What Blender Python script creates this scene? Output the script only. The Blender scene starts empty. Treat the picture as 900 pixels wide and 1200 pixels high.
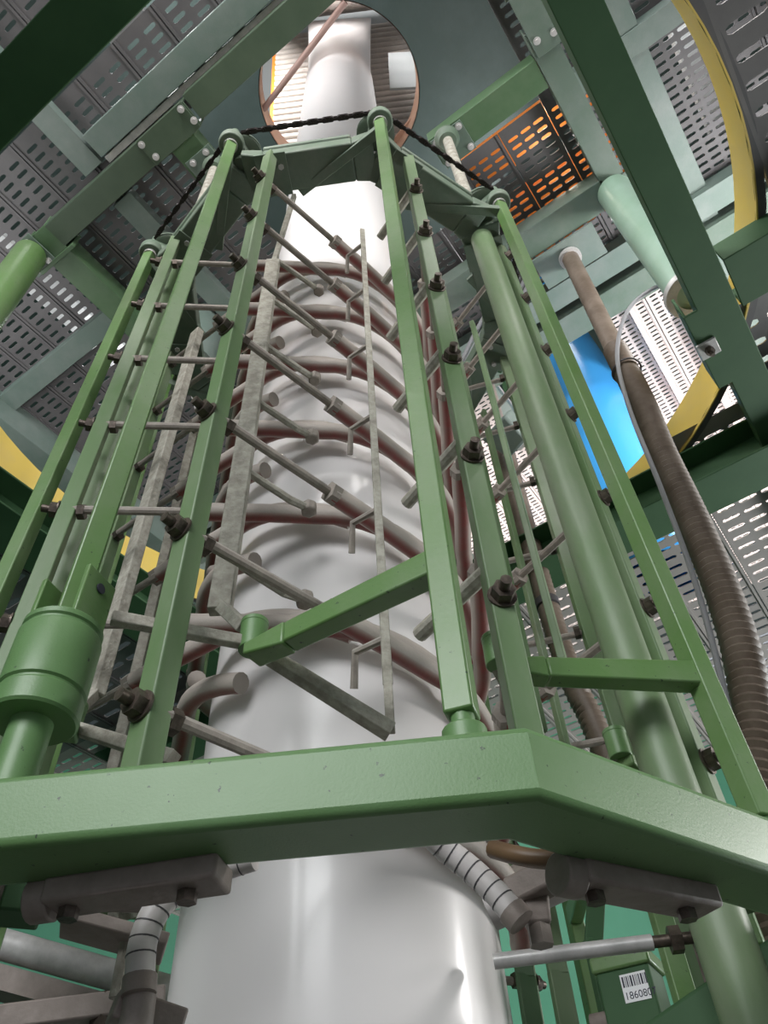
import bpy, math, random
from mathutils import Vector, Matrix
random.seed(7)
PI = math.pi
S = bpy.context.scene
C = bpy.context.collection
EYE = 1.6                      # height of the camera; h below is measured from there

# ------------------------------------------------------------------ camera
cam_d = bpy.data.cameras.new('camera'); cam = bpy.data.objects.new('camera', cam_d); C.objects.link(cam)
right = Vector((0.99789417, 0.04843416, -0.04314344))
upv = Vector((0.06486312, -0.74514095, 0.66374524))
back = Vector((0.0, -0.66514593, -0.7467134))
M3 = Matrix((right, upv, back)).transposed()
cam.matrix_world = Matrix.Translation((0, 0, EYE)) @ M3.to_4x4()
cam_d.sensor_fit = 'VERTICAL'; cam_d.sensor_height = 24.0; cam_d.lens = 24.0 * 900 / 1200
cam_d.clip_start = 0.02; cam_d.clip_end = 200
S.camera = cam

# ------------------------------------------------------------------ light
S.view_settings.view_transform = 'Standard'; S.view_settings.look = 'None'
S.view_settings.gamma = 1; S.view_settings.exposure = 0.4
S.view_settings.use_curve_mapping = False
W = bpy.data.worlds.new('sky'); S.world = W; W.use_nodes = True
bg = W.node_tree.nodes['Background']; bg.inputs[0].default_value = (0.80, 0.86, 0.93, 1); bg.inputs[1].default_value = 0.42

def area(name, loc, aim, sx, sy, power, col=(1, 1, 1)):
    l = bpy.data.lights.new(name, 'AREA'); l.shape = 'RECTANGLE'; l.size = sx; l.size_y = sy
    l.energy = power; l.color = col
    o = bpy.data.objects.new(name, l); C.objects.link(o); o.location = loc
    o.rotation_euler = (Vector(aim) - Vector(loc)).to_track_quat('-Z', 'Y').to_euler()
    return o
area('gate_daylight', (-2.6, -5.4, 6.2), (-.2, 2.0, 2.9), 5, 2.6, 430, (.97, .99, 1))
area('bubble_fill_left', (-1.3, -.9, 6.7), (-.2, 2.0, 3.0), .9, .5, 58, (1, .97, .95))  # this pair is added out of view to brighten the bubble from above
area('bubble_fill_right', (1.2, -.7, 6.7), (-.2, 2.0, 3.0), .9, .5, 46, (1, .97, .95))
area('right_window', (7.5, 2.2, 4.3), (-.2, 2.0, 3.0), .6, .9, 150, (1, .98, .96))
area('right_window_low', (7.3, 3.6, 3.4), (-.2, 2.0, 2.2), .4, .5, 60, (1, .98, .96))
area('platform_underside_fill', (6.8, 5.2, 2.0), (2.4, 4.4, 5.2), 2.2, 1.6, 230, (.93, .98, 1))  # low light added out of view to brighten the platform underside
area('back_wall_fill', (0, 8.2, 1.2), (0, 11, 3.6), 5, .6, 110, (.95, 1, .97))  # hidden light added to brighten the green back wall
area('upper_hall_lamp', (-1.5, 0.4, 13.2), (-.2, 2.4, 11.6), 1.4, 1.4, 420)
area('upper_bubble_fill', (-2.3, .6, 9.9), (-.2, 2.1, 9.0), 1.2, 1.2, 62)  # this pair is added under the slab to brighten the upper bubble
area('upper_bubble_fill_right', (1.8, 3.2, 9.9), (-.2, 2.1, 9.2), 1.0, 1.0, 45)
area('deck_fill_far', (3.6, 5.2, 5.75), (3.4, 5.6, 9), 2.2, 2.2, 75, (1, .93, .9))  # this and the next two are uplights added to brighten the deck underside
area('deck_fill_back', (.6, 5.6, 5.75), (.6, 5.6, 9), 2.0, 2.0, 65, (1, .93, .9))
area('deck_fill_left', (-3.6, 2.4, 5.75), (-3.0, 2.4, 9), 1.8, 1.8, 26)
area('blue_film_fill', (3.3, 2.0, 5.6), (1.9, 4.2, 7.0), .8, .8, 80)  # added to brighten the blue film
def bulb(name, loc, power, col=(1, 1, 1), r=.05):
    l = bpy.data.lights.new(name, 'POINT'); l.energy = power; l.color = col; l.shadow_soft_size = r
    o = bpy.data.objects.new(name, l); C.objects.link(o); o.location = loc
bulb('deck_bulb_and_fill', (1.30, 1.62, 7.62), 3.5, (1, .9, .75)); bulb('deck_bulb_and_fill', (1.45, 1.95, 7.66), 3.5, (1, .9, .75)); bulb('deck_bulb_and_fill', (-3.1, .6, 7.75), 6, (1, .9, .75)); bulb('deck_bulb_and_fill', (-3.4, 2.6, 7.62), 12); bulb('deck_bulb_and_fill', (-2.3, 3.3, 7.62), 10); bulb('deck_bulb_and_fill', (2.1, .9, 7.66), 10)  # first two are bulbs; the others are added to light up the slots

# ------------------------------------------------------------------ materials
def nt(name):
    m = bpy.data.materials.new(name); m.use_nodes = True
    n = m.node_tree.nodes; return m, n, m.node_tree.links, n['Principled BSDF']
def rgb(r, g, b): return (r, g, b, 1)
def mat(name, col, rough=.5, metal=0.0, col2=None, scale=6, amount=.5, bump=0.0, bscale=60, dust=None, coat=0, stretch=None, chips=False):
    m, n, l, p = nt(name)
    p.inputs['Roughness'].default_value = rough; p.inputs['Metallic'].default_value = metal
    p.inputs['Coat Weight'].default_value = coat; p.inputs['Coat Roughness'].default_value = .25
    tc = n.new('ShaderNodeTexCoord'); mp = n.new('ShaderNodeMapping'); l.new(tc.outputs['Object'], mp.inputs[0])
    if stretch: mp.inputs['Scale'].default_value = stretch
    out = None
    if col2:
        t = n.new('ShaderNodeTexNoise'); t.inputs['Scale'].default_value = scale; t.inputs['Detail'].default_value = 6; t.inputs['Roughness'].default_value = .65
        l.new(mp.outputs[0], t.inputs[0])
        r = n.new('ShaderNodeValToRGB'); r.color_ramp.elements[0].position = amount - .14; r.color_ramp.elements[1].position = amount + .14
        r.color_ramp.elements[0].color = rgb(*col); r.color_ramp.elements[1].color = rgb(*col2)
        l.new(t.outputs[0], r.inputs[0]); out = r.outputs[0]
    else:
        q = n.new('ShaderNodeRGB'); q.outputs[0].default_value = rgb(*col); out = q.outputs[0]
    if dust:                                # settled dust on faces that look up
        g = n.new('ShaderNodeNewGeometry'); sx = n.new('ShaderNodeSeparateXYZ'); l.new(g.outputs['Normal'], sx.inputs[0])
        mr = n.new('ShaderNodeMapRange'); mr.inputs[1].default_value = dust[3]; mr.inputs[2].default_value = dust[3] + .35
        l.new(sx.outputs[2], mr.inputs[0])
        mx = n.new('ShaderNodeMix'); mx.data_type = 'RGBA'; l.new(mr.outputs[0], mx.inputs[0]); l.new(out, mx.inputs[6]); mx.inputs[7].default_value = rgb(*dust[:3])
        out = mx.outputs[2]
    if chips:                               # small dark chips and specks in the paint
        t = n.new('ShaderNodeTexNoise'); t.inputs['Scale'].default_value = 85; t.inputs['Detail'].default_value = 3; l.new(mp.outputs[0], t.inputs[0])
        r = n.new('ShaderNodeMapRange'); r.inputs[1].default_value = .69; r.inputs[2].default_value = .74; l.new(t.outputs[0], r.inputs[0])
        mx = n.new('ShaderNodeMix'); mx.data_type = 'RGBA'; l.new(r.outputs[0], mx.inputs[0]); l.new(out, mx.inputs[6]); mx.inputs[7].default_value = rgb(.035, .06, .03); out = mx.outputs[2]
    l.new(out, p.inputs['Base Color'])
    if bump:
        t = n.new('ShaderNodeTexNoise'); t.inputs['Scale'].default_value = bscale; t.inputs['Detail'].default_value = 4; l.new(mp.outputs[0], t.inputs[0])
        b = n.new('ShaderNodeBump'); b.inputs['Strength'].default_value = bump; b.inputs['Distance'].default_value = .004
        l.new(t.outputs[0], b.inputs['Height']); l.new(b.outputs[0], p.inputs['Normal'])
    return m
G_PAINT = mat('machine_green_paint', (.105, .205, .060), .42, 0, (.16, .235, .115), 3, .55, .12, 90, coat=.2, chips=True)
G_RING = mat('ring_green_paint', (.105, .21, .072), .45, 0, (.135, .245, .105), 2.5, .52, .10, 260, coat=.08, chips=True)
G_POST = mat('worn_green_post_paint', (.12, .20, .085), .45, 0, (.21, .25, .175), 3.0, .56, .15, 60, stretch=(1, 1, .35))
G_DARK = mat('dark_green_beam_paint', (.030, .088, .032), .68, 0, (.038, .10, .038), 4, .5, .06, 80)
G_FRAME = mat('grey_green_beam_paint', (.10, .145, .11), .5, 0, (.15, .185, .16), 2.5, .55, .12, 60)
G_MID = mat('grey_green_joist_paint', (.135, .185, .16), .5, 0, (.19, .225, .205), 3, .55, .2, 90)
G_BEAM = mat('deep_grey_green_beam_paint', (.05, .078, .048), .5, 0, (.065, .095, .06), 4, .5, .06, 80)
G_STUB = mat('mid_green_beam_paint', (.062, .125, .055), .5, 0, (.085, .145, .075), 4, .5, .06, 80)
CAST = mat('ring_cast_grey_green', (.10, .145, .10), .55, 0, (.15, .18, .14), 6, .5, .3, 50)
PLATE = mat('hole_plate_paint', (.045, .068, .062), .5, 0, (.06, .085, .08), 2.2, .6, .2, 30)
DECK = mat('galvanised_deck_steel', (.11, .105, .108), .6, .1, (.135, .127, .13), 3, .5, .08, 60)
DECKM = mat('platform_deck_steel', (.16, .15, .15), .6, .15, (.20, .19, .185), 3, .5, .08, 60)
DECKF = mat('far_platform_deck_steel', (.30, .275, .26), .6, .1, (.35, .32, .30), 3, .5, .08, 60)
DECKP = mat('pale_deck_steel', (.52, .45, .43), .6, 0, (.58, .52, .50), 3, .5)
DUSTY = mat('dusty_grey_steel', (.26, .24, .20), .8, 0, (.43, .41, .35), 26, .5, .9, 70)
ROD = mat('dusty_rod_steel', (.25, .215, .19), .7, .1, (.34, .30, .26), 30, .5, .3, 120, dust=(.33, .30, .27, .1))
RED = mat('red_brown_sleeve', (.26, .04, .038), .6, 0, (.20, .075, .065), 12, .5, .3, 100, dust=(.44, .385, .345, -1.0))
BOLT = mat('oily_bolt_steel', (.07, .055, .045), .42, .6, (.14, .11, .09), 40, .5, .3, 80)
STEEL = mat('bright_steel', (.6, .58, .57), .35, .2, (.42, .41, .40), 12, .5)
CHAINM = mat('black_chain_steel', (.035, .025, .025), .4, .5)
FILM = mat('white_film', (.88, .845, .84), .38, 0, coat=.35)
FILM.node_tree.nodes['Principled BSDF'].inputs['Coat Roughness'].default_value = .16
YEL = mat('yellow_toe_board_paint', (.78, .56, .12), .5, 0, (.72, .53, .16), 3, .55)
TAN = mat('tan_liner', (.42, .25, .17), .6, 0, (.36, .21, .14), 5, .5)
ROLL = mat('pale_roller', (.55, .49, .44), .5, .0, (.47, .41, .37), 8, .5)
ORANGE = mat('orange_paint', (.75, .22, .03), .5)
HOSE = mat('brown_black_hose', (.12, .088, .065), .5, 0, (.18, .14, .11), 9, .5, .2, 60)
GREYC = mat('grey_cable_sheath', (.22, .22, .23), .4)
AIR = mat('white_air_hose', (.62, .58, .57), .45, 0, (.50, .46, .45), 9, .5)
AIRL = mat('dark_hose_rib', (.06, .055, .06), .5)
GRIME = mat('grimy_aluminium', (.20, .165, .145), .6, .1, (.29, .245, .22), 9, .5, .4, 60)
WALLG = mat('green_wall_panel', (.09, .30, .19), .55, 0, (.10, .32, .205), 1.5, .5)
WALLW = mat('pale_wall_panel', (.55, .57, .57), .7)
FLOORM = mat('concrete_floor', (.075, .072, .07), .7, 0, (.055, .052, .05), 2, .5)
def translucent(m, col, f):                             # thin film lets light through
    n, l = m.node_tree.nodes, m.node_tree.links; t = n.new('ShaderNodeBsdfTranslucent'); t.inputs[0].default_value = rgb(*col)
    x = n.new('ShaderNodeMixShader'); x.inputs[0].default_value = f
    l.new(n['Principled BSDF'].outputs[0], x.inputs[1]); l.new(t.outputs[0], x.inputs[2]); l.new(x.outputs[0], n['Material Output'].inputs[0])
translucent(FILM, (.93, .89, .88), .15)
BLUE = mat('blue_film', (.06, .38, .86), .25, 0, coat=.4)
PINK = mat('pink_edge_highlight', (.75, .12, .2), .35)
PAPER = mat('white_sticker', (.8, .8, .82), .6)
INK = mat('black_ink', (.03, .03, .05), .6)
def emit(name, col, s):
    m, n, l, p = nt(name); p.inputs['Base Color'].default_value = rgb(*col)
    p.inputs['Emission Color'].default_value = rgb(*col); p.inputs['Emission Strength'].default_value = s; return m
LAMP = emit('lamp_tube', (1, .97, .93), 6); WINDOW = emit('daylight_glazing', (.75, .93, 1.0), 1.6)

# ------------------------------------------------------------------ mesh builder
class MB:
    def __init__(s): s.v = []; s.f = []; s.mi = []; s.cur = 0
    def add(s, vs, fs):
        o = len(s.v); s.v += [tuple(v) for v in vs]; s.f += [tuple(i + o for i in f) for f in fs]; s.mi += [s.cur] * len(fs); return s
    def box(s, c, d, rz=0.0):
        x, y, z = (k / 2 for k in d); cs, sn = math.cos(rz), math.sin(rz); vs = []
        for sx, sy, sz in ((-1,-1,-1),(1,-1,-1),(1,1,-1),(-1,1,-1),(-1,-1,1),(1,-1,1),(1,1,1),(-1,1,1)):
            a, b = sx * x, sy * y; vs.append((c[0] + a * cs - b * sn, c[1] + a * sn + b * cs, c[2] + sz * z))
        return s.add(vs, [(0,3,2,1),(4,5,6,7),(0,1,5,4),(1,2,6,5),(2,3,7,6),(3,0,4,7)])
    def bar(s, p, q, w, h, w2=None, h2=None):            # straight bar, w across, h up
        p, q = Vector(p), Vector(q); d = (q - p).normalized()
        u = Vector((0, 0, 1)) if abs(d.z) < .95 else Vector((0, 1, 0))
        a = d.cross(u).normalized(); b = a.cross(d).normalized(); w2 = w2 or w; h2 = h2 or h; vs = []
        for e, ww, hh in ((p, w, h), (q, w2, h2)):
            for i, j in ((-1,-1),(1,-1),(1,1),(-1,1)): vs.append(e + a * (i * ww / 2) + b * (j * hh / 2))
        return s.add(vs, [(0,1,2,3),(7,6,5,4),(0,4,5,1),(1,5,6,2),(2,6,7,3),(3,7,4,0)])
    def tube(s, path, r, n=10, caps=True):
        P = [Vector(p) for p in path]; R = r if isinstance(r, (list, tuple)) else [r] * len(P); vs = []; pa = None
        for i, p in enumerate(P):
            d = (P[min(i + 1, len(P) - 1)] - P[max(i - 1, 0)]).normalized()
            if pa is None:
                u = Vector((0, 0, 1)) if abs(d.z) < .9 else Vector((1, 0, 0)); a = d.cross(u).normalized()
            else: a = (pa - d * pa.dot(d)).normalized()
            pa = a; b = d.cross(a)
            for k in range(n):
                t = 2 * PI * k / n; vs.append(p + (a * math.cos(t) + b * math.sin(t)) * R[i])
        fs = [(i*n+k, i*n+(k+1)%n, (i+1)*n+(k+1)%n, (i+1)*n+k) for i in range(len(P)-1) for k in range(n)]
        if caps: fs += [tuple(reversed(range(n))), tuple((len(P)-1)*n + k for k in range(n))]
        return s.add(vs, fs)
    def cyl(s, c, r, h, n=20): return s.tube([(c[0], c[1], c[2]), (c[0], c[1], c[2] + h)], r, n)
    def lathe(s, prof, n=32, c=(0, 0), caps=False, arc=None):
        vs = []; a0, a1 = arc or (0, 2 * PI); m = n if not arc else n + 1
        for r, z in prof:
            for k in range(m):
                t = a0 + (a1 - a0) * k / n; vs.append((c[0] + r * math.cos(t), c[1] + r * math.sin(t), z))
        fs = [(i*m+k, i*m+(k+1) % m, (i+1)*m+(k+1) % m, (i+1)*m+k) for i in range(len(prof)-1) for k in range(n)]
        if caps: fs += [tuple(reversed(range(m))), tuple((len(prof)-1)*m + k for k in range(m))]
        return s.add(vs, fs)
    def prism(s, poly, z0, z1):
        n = len(poly); vs = [(x, y, z0) for x, y in poly] + [(x, y, z1) for x, y in poly]
        return s.add(vs, [tuple(reversed(range(n))), tuple(range(n, 2*n))] + [(i, (i+1) % n, n+(i+1) % n, n+i) for i in range(n)])
    def nut(s, c, d, r, t):
        c, d = Vector(c), Vector(d).normalized(); return s.tube([c, c + d * t], r, 6)
def link(o, parent=None):
    C.objects.link(o)
    if parent: o.parent = parent
    return o
def obj(name, mb, m, parent=None, org=(0, 0, 0), bevel=0, smooth=35, loc=None, rz=None, seg=2):
    me = bpy.data.meshes.new(name); org = Vector(org)
    me.from_pydata([Vector(v) - org for v in mb.v], [], mb.f); me.update()
    ms = m if isinstance(m, (list, tuple)) else [m]
    for k in ms: me.materials.append(k)
    if len(ms) > 1: me.polygons.foreach_set('material_index', mb.mi)
    if smooth:
        me.polygons.foreach_set('use_smooth', [True] * len(me.polygons)); me.set_sharp_from_angle(angle=math.radians(smooth))
    o = bpy.data.objects.new(name, me); link(o, parent)
    if loc is not None: o.location = loc
    elif parent is None: o.location = org
    if rz is not None: o.rotation_euler.z = rz
    if bevel:
        b = o.modifiers.new('bevel', 'BEVEL'); b.width = bevel; b.segments = seg; b.limit_method = 'ANGLE'; b.angle_limit = math.radians(40)
    return o
def tag(o, label, cat, group=None, kind=None):
    if label: o['label'] = label
    if cat: o['category'] = cat
    if group: o['group'] = group
    if kind: o['kind'] = kind
    return o
def thing(name, label, cat, loc=(0, 0, 0), rz=0.0, group=None):
    o = bpy.data.objects.new(name, None); link(o); o.location = loc; o.rotation_euler.z = rz; o.empty_display_size = .1
    return tag(o, label, cat, group)
def structure(o): o['kind'] = 'structure'; return o
def copy_tree(o, parent=None):
    c = o.copy(); C.objects.link(c)
    if parent: c.parent = parent
    for ch in o.children: copy_tree(ch, c)
    return c

# ------------------------------------------------------------------ plan geometry of the tower
CX, CY = -.183, 2.092                     # axis of the film bubble
def pol(r, deg, h=0): return Vector((CX + r * math.cos(math.radians(deg)), CY + r * math.sin(math.radians(deg)), EYE + h))
def at(az, D, h=0): return Vector((D * math.sin(math.radians(az)), D * math.cos(math.radians(az)), EYE + h))   # bearing, distance from the camera
GRID = math.radians(57)                   # building grid: local x = U, local y = V
U = Vector((math.cos(GRID), math.sin(GRID), 0)); V = Vector((-math.sin(GRID), math.cos(GRID), 0))
def uv(u, v, h): return Vector((CX, CY, EYE + h)) + U * u + V * v
A0 = -74.5

# ------------------------------------------------------------------ the hall
m = MB(); m.box((0, 3, -.05), (26, 26, .1)); structure(obj('floor', m, FLOORM))
m = MB(); m.box((0, 11.1, 4.5), (24, .2, 9.0)); structure(obj('wall_back', m, WALLG, bevel=.01))
m = MB(); m.box((-11.1, 2, 4.5), (.2, 18, 9.0)); structure(obj('wall_left', m, WALLG, bevel=.01))
m = MB(); m.box((11.1, 2, 4.5), (.2, 18, 9.0)); structure(obj('wall_right', m, WALLG, bevel=.01))
m = MB(); m.box((0, 3, 15.6), (26, 26, .15)); structure(obj('ceiling', m, WALLW))

# ------------------------------------------------------------------ perforated decks
def plank_mb(length, width, cols, sl, sw, pitch, lip=.008, margin=.04):
    mb = MB(); n = max(1, int((length - 2 * margin) / pitch)); st = (length - n * pitch) / 2; cw = (width - 2 * .02) / cols; a = sl / 2 - sw * .45
    w2 = width / 2
    for i in range(n):
        cu = st + (i + .5) * pitch
        for j in range(cols):
            cv = -width / 2 + .02 + (j + .5) * cw; hp, hc = pitch / 2, cw / 2; b = .28 * sw
            inn = [(sw/2,-a),(sw/2,a),(b,sl/2),(-b,sl/2),(-sw/2,a),(-sw/2,-a),(-b,-sl/2),(b,-sl/2)]
            out = [(hp,-a),(hp,a),(hp,hc),(-hp,hc),(-hp,a),(-hp,-a),(-hp,-hc),(hp,-hc)]
            vs = [(cu+x, cv+y, 0) for x, y in out] + [(cu+x, cv+y, 0) for x, y in inn] + [(cu+x, cv+y, lip) for x, y in inn]
            fs = [(k, 8+k, 8+(k+1) % 8, (k+1) % 8) for k in range(8)] + [(8+k, 16+k, 16+(k+1) % 8, 8+(k+1) % 8) for k in range(8)]
            mb.add(vs, fs)
    for s in (-1, 1):                                       # borders and folded sides
        y0, y1 = sorted((s * w2, s * (w2 - .02)))
        mb.add([(0,y0,0),(length,y0,0),(length,y1,0),(0,y1,0)], [(0,3,2,1)])
        mb.add([(0,s*w2,0),(length,s*w2,0),(length,s*w2,.045),(0,s*w2,.045)], [(0,1,2,3)])
    for s in (-1, 1): mb.box((length / 2, s * (w2 - .011), -.006), (length, .018, .012))
    for x0, x1 in ((0, st), (length - st, length)):
        mb.add([(x0,-w2+.02,0),(x1,-w2+.02,0),(x1,w2-.02,0),(x0,w2-.02,0)], [(0,3,2,1)])
    return mb
MESHES = {}
def plank(parent, u0, u1, v, z, width, cols, sl, sw, pitch, m):
    key = (round(u1 - u0, 2), width, cols, sl, sw, m.name)
    if key in MESHES:
        o = bpy.data.objects.new('plank', MESHES[key]); link(o, parent)
    else:
        o = obj('plank', plank_mb(key[0], width - .006, cols, sl, sw, pitch), m, parent, smooth=0); MESHES[key] = o.data
    o.location = (u0, v, z); return o
base = (CX, CY, 0)
deck = thing('upper_deck', 'grey slotted steel deck overhead around the round bubble opening', 'deck', base, GRID)
HC = EYE + 5.84
PW = .35
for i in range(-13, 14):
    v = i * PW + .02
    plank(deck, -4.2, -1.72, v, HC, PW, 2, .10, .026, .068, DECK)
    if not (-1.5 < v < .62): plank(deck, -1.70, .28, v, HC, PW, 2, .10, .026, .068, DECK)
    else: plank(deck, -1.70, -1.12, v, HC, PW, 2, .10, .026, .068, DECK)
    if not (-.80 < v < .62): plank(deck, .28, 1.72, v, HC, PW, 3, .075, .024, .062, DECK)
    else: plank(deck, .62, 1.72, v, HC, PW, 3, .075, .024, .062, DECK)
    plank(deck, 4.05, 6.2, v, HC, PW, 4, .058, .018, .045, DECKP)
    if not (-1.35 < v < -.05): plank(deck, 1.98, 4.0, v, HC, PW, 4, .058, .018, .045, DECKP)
# platform deck lower down, with a round opening guarded by the yellow toe board
RT = 2.15; HP = EYE + 3.64
pf = thing('platform_deck', 'slotted steel platform deck outside the yellow toe board ring', 'platform', base, GRID)
for i in range(-12, 13):
    v = i * .48; c = RT + .03
    e = math.sqrt(c * c - v * v) if abs(v) < c else 0
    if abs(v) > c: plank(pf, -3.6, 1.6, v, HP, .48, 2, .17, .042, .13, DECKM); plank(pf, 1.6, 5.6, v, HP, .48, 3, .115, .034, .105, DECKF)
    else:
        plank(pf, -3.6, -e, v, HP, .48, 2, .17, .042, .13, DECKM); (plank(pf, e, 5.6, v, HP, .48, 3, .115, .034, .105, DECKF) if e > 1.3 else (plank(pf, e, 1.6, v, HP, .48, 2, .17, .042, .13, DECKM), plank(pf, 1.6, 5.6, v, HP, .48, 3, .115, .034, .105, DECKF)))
mb = MB(); mb.lathe([(RT, HP - .012), (RT + .05, HP - .012), (RT + .05, HP - .004), (RT, HP - .004)], 72)
obj('curb_ring', mb, DECK, pf)
mb = MB(); mb.lathe([(RT, HP - .02), (RT, HP + .26), (RT + .008, HP + .26), (RT + .008, HP - .02), (RT, HP - .02)], 96, (0, 0))
tag(obj('toe_board', mb, YEL, None, (0, 0, 0), loc=base), 'curved yellow toe board ringing the round platform opening', 'toe board')

# ------------------------------------------------------------------ steel frames
def ibeam(mb, p, q, w, h, t=.014):
    p, q = Vector(p), Vector(q); dz = Vector((0, 0, h / 2 - t / 2))
    mb.bar(p - dz, q - dz, w, t); mb.bar(p + dz, q + dz, w, t); mb.bar(p, q, t * .8, h - 2 * t); return mb
def channel(mb, p, q, w, h, t=.014):                   # flat face down, flanges up
    p, q = Vector(p), Vector(q); d = (q - p).normalized(); a = d.cross(Vector((0, 0, 1))).normalized()
    mb.bar(p - Vector((0, 0, h/2 - t/2)), q - Vector((0, 0, h/2 - t/2)), w, t)
    for s in (-1, 1): mb.bar(p + a * s * (w/2 - t/2), q + a * s * (w/2 - t/2), t, h - .002)
    return mb
H1 = EYE + 5.69
cf = thing('ceiling_frame', 'green bolted steel frame under the slotted deck carrying the cage columns', 'frame', base, GRID)
def beam(root, p, q, w, h, m, fn=channel): return obj('beam', fn(MB(), p, q, w, h), m, root, bevel=.004)
def plate_bolts(root, cu, cv, z, du, dv, m, spots, name='splice_plate', r=.016):
    p = obj(name, MB().box((cu, cv, z), (du, dv, .014)), m, root, bevel=.003)
    for x, y in spots:
        b = MB(); b.cyl((x, y, z - .012), r * 1.5, .006, 14); b.nut((x, y, z - .012), (0, 0, -1), r, .016); obj('bolt', b, STEEL, p)
    return p
beam(cf, (-1.12, 1.75, H1), (-1.12, .36, H1), .18, .18, G_BEAM); beam(cf, (-1.14, .34, H1), (-1.14, -1.9, H1), .18, .18, G_BEAM)
plate_bolts(cf, -1.12, .58, H1 - .098, .19, .42, G_BEAM, [(-1.18, .77), (-1.07, .75), (-1.18, .40), (-1.08, .38)])
beam(cf, (-1.22, 1.84, H1), (1.2, 1.84, H1), .20, .18, G_STUB)
beam(cf, (-1.0, -1.72, H1), (-.42, -1.72, H1), .17, .18, G_BEAM); beam(cf, (-.20, -1.72, H1), (1.05, -1.72, H1), .17, .18, G_FRAME)
plate_bolts(cf, -.31, -1.74, H1 - .098, .55, .18, G_FRAME, [(-.5, -1.69), (-.48, -1.80), (-.13, -1.69), (-.11, -1.80)])
beam(cf, (1.02, .9, H1), (1.02, -1.66, H1), .22, .18, G_FRAME); beam(cf, (1.02, 1.74, H1), (1.02, .92, H1), .22, .18, G_FRAME)
plate_bolts(cf, 1.08, -1.74, H1 - .098, .24, .20, G_FRAME, [(1.0, -1.68), (1.14, -1.70)], 'corner_plate')
plate_bolts(cf, -1.12, 1.98, H1 - .10, .26, .22, G_FRAME, [(-1.21, 2.04), (-1.21, 1.93), (-1.03, 2.04), (-1.03, 1.92)], 'corner_plate')
obj('corner_angle', MB().box((-1.0, 1.86, H1 - .02), (.03, .36, .20)), G_STUB, cf, bevel=.003)
# stubs that carry the columns
beam(cf, (.06, -.80, H1), (.06, -1.63, H1), .20, .16, G_STUB)
plate_bolts(cf, .08, -.93, H1 - .09, .22, .24, G_FRAME, [(0, -.84), (.16, -.84), (0, -1.02), (.16, -1.02)], 'column_plate')
beam(cf, (-1.03, .55, H1), (-.72, .55, H1), .20, .16, G_STUB)
plate_bolts(cf, -.80, .52, H1 - .09, .24, .22, G_FRAME, [(-.89, .46), (-.71, .58), (-.89, .58), (-.71, .46)], 'column_plate')
# joists under the deck
jo = thing('deck_joists', 'grey green joists and channels directly under the slotted upper deck', 'joist', base, GRID)
H2 = EYE + 5.79
for p, q, w, h, m in (((-4, 1.22, H2), (-1.25, 1.22, H2), .17, .10, G_MID), ((-1.0, 1.22, H2), (4, 1.22, H2), .17, .10, G_MID),
    ((-1.36, 1.1, H2 - .02), (-1.36, -3, H2 - .02), .17, .13, G_MID), ((-1.24, 1.1, H2), (-1.24, -1.0, H2), .05, .08, STEEL),
    ((-.40, 4.2, H2), (-.40, 2.0, H2), .17, .10, G_MID), ((-1, 3.55, H2 - .1), (4, 3.55, H2 - .1), .42, .30, G_MID),
    ((1.58, 4, H2 - .05), (1.58, -4, H2 - .05), .20, .14, G_MID), ((1.86, 4, H2 - .06), (1.86, -4, H2 - .06), .24, .2, G_FRAME),
    ((-4, -2.2, H2), (4, -2.2, H2), .16, .10, G_MID), ((.3, -1.8, H2), (.3, -4.5, H2), .16, .12, G_MID), ((3.1, -.1, H2), (1.9, -.1, H2), .1, .1, G_MID),
    ((2.4, -1.75, H2), (4.0, -1.75, H2), .07, .08, DECKP), ((1.98, -1.42, H2), (4.0, -1.42, H2), .05, .08, DECKP), ((4.02, 4.5, H2 - .06), (4.02, -4.5, H2 - .06), .2, .2, G_FRAME)):
    beam(jo, p, q, w, h, m)
# floor slab of the storey above, with the round opening the bubble passes through
mb = MB(); ZP = EYE + 9.0; RH = .85; n = 64; N = 2 * n; vs = []; fs = []
for z in (ZP, ZP + .05):
    for k in range(n):
        t = 2 * PI * (k + .5) / n; c, s_ = math.cos(t), math.sin(t); f = 12 / max(abs(c), abs(s_))
        vs += [(RH * c, RH * s_, z), (f * c, f * s_, z)]
for k in range(n):
    a, b, c_, d = 2*k, 2*k+1, 2*((k+1) % n)+1, 2*((k+1) % n)
    fs += [(a, d, c_, b), (N+a, N+b, N+c_, N+d), (a, N+a, N+d, d), (b, c_, N+c_, N+b)]
mb.add(vs, fs)
hp = tag(obj('opening_plate', mb, PLATE, None, loc=base, rz=GRID), 'smooth grey green plate with the round hole the bubble passes through', 'plate')
obj('liner_ring', MB().lathe([(RH - .01, ZP - .002), (RH - .01, ZP + .42), (RH * 1.05, ZP + .42), (RH * 1.05, ZP + .06)], 64), TAN, hp)
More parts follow.
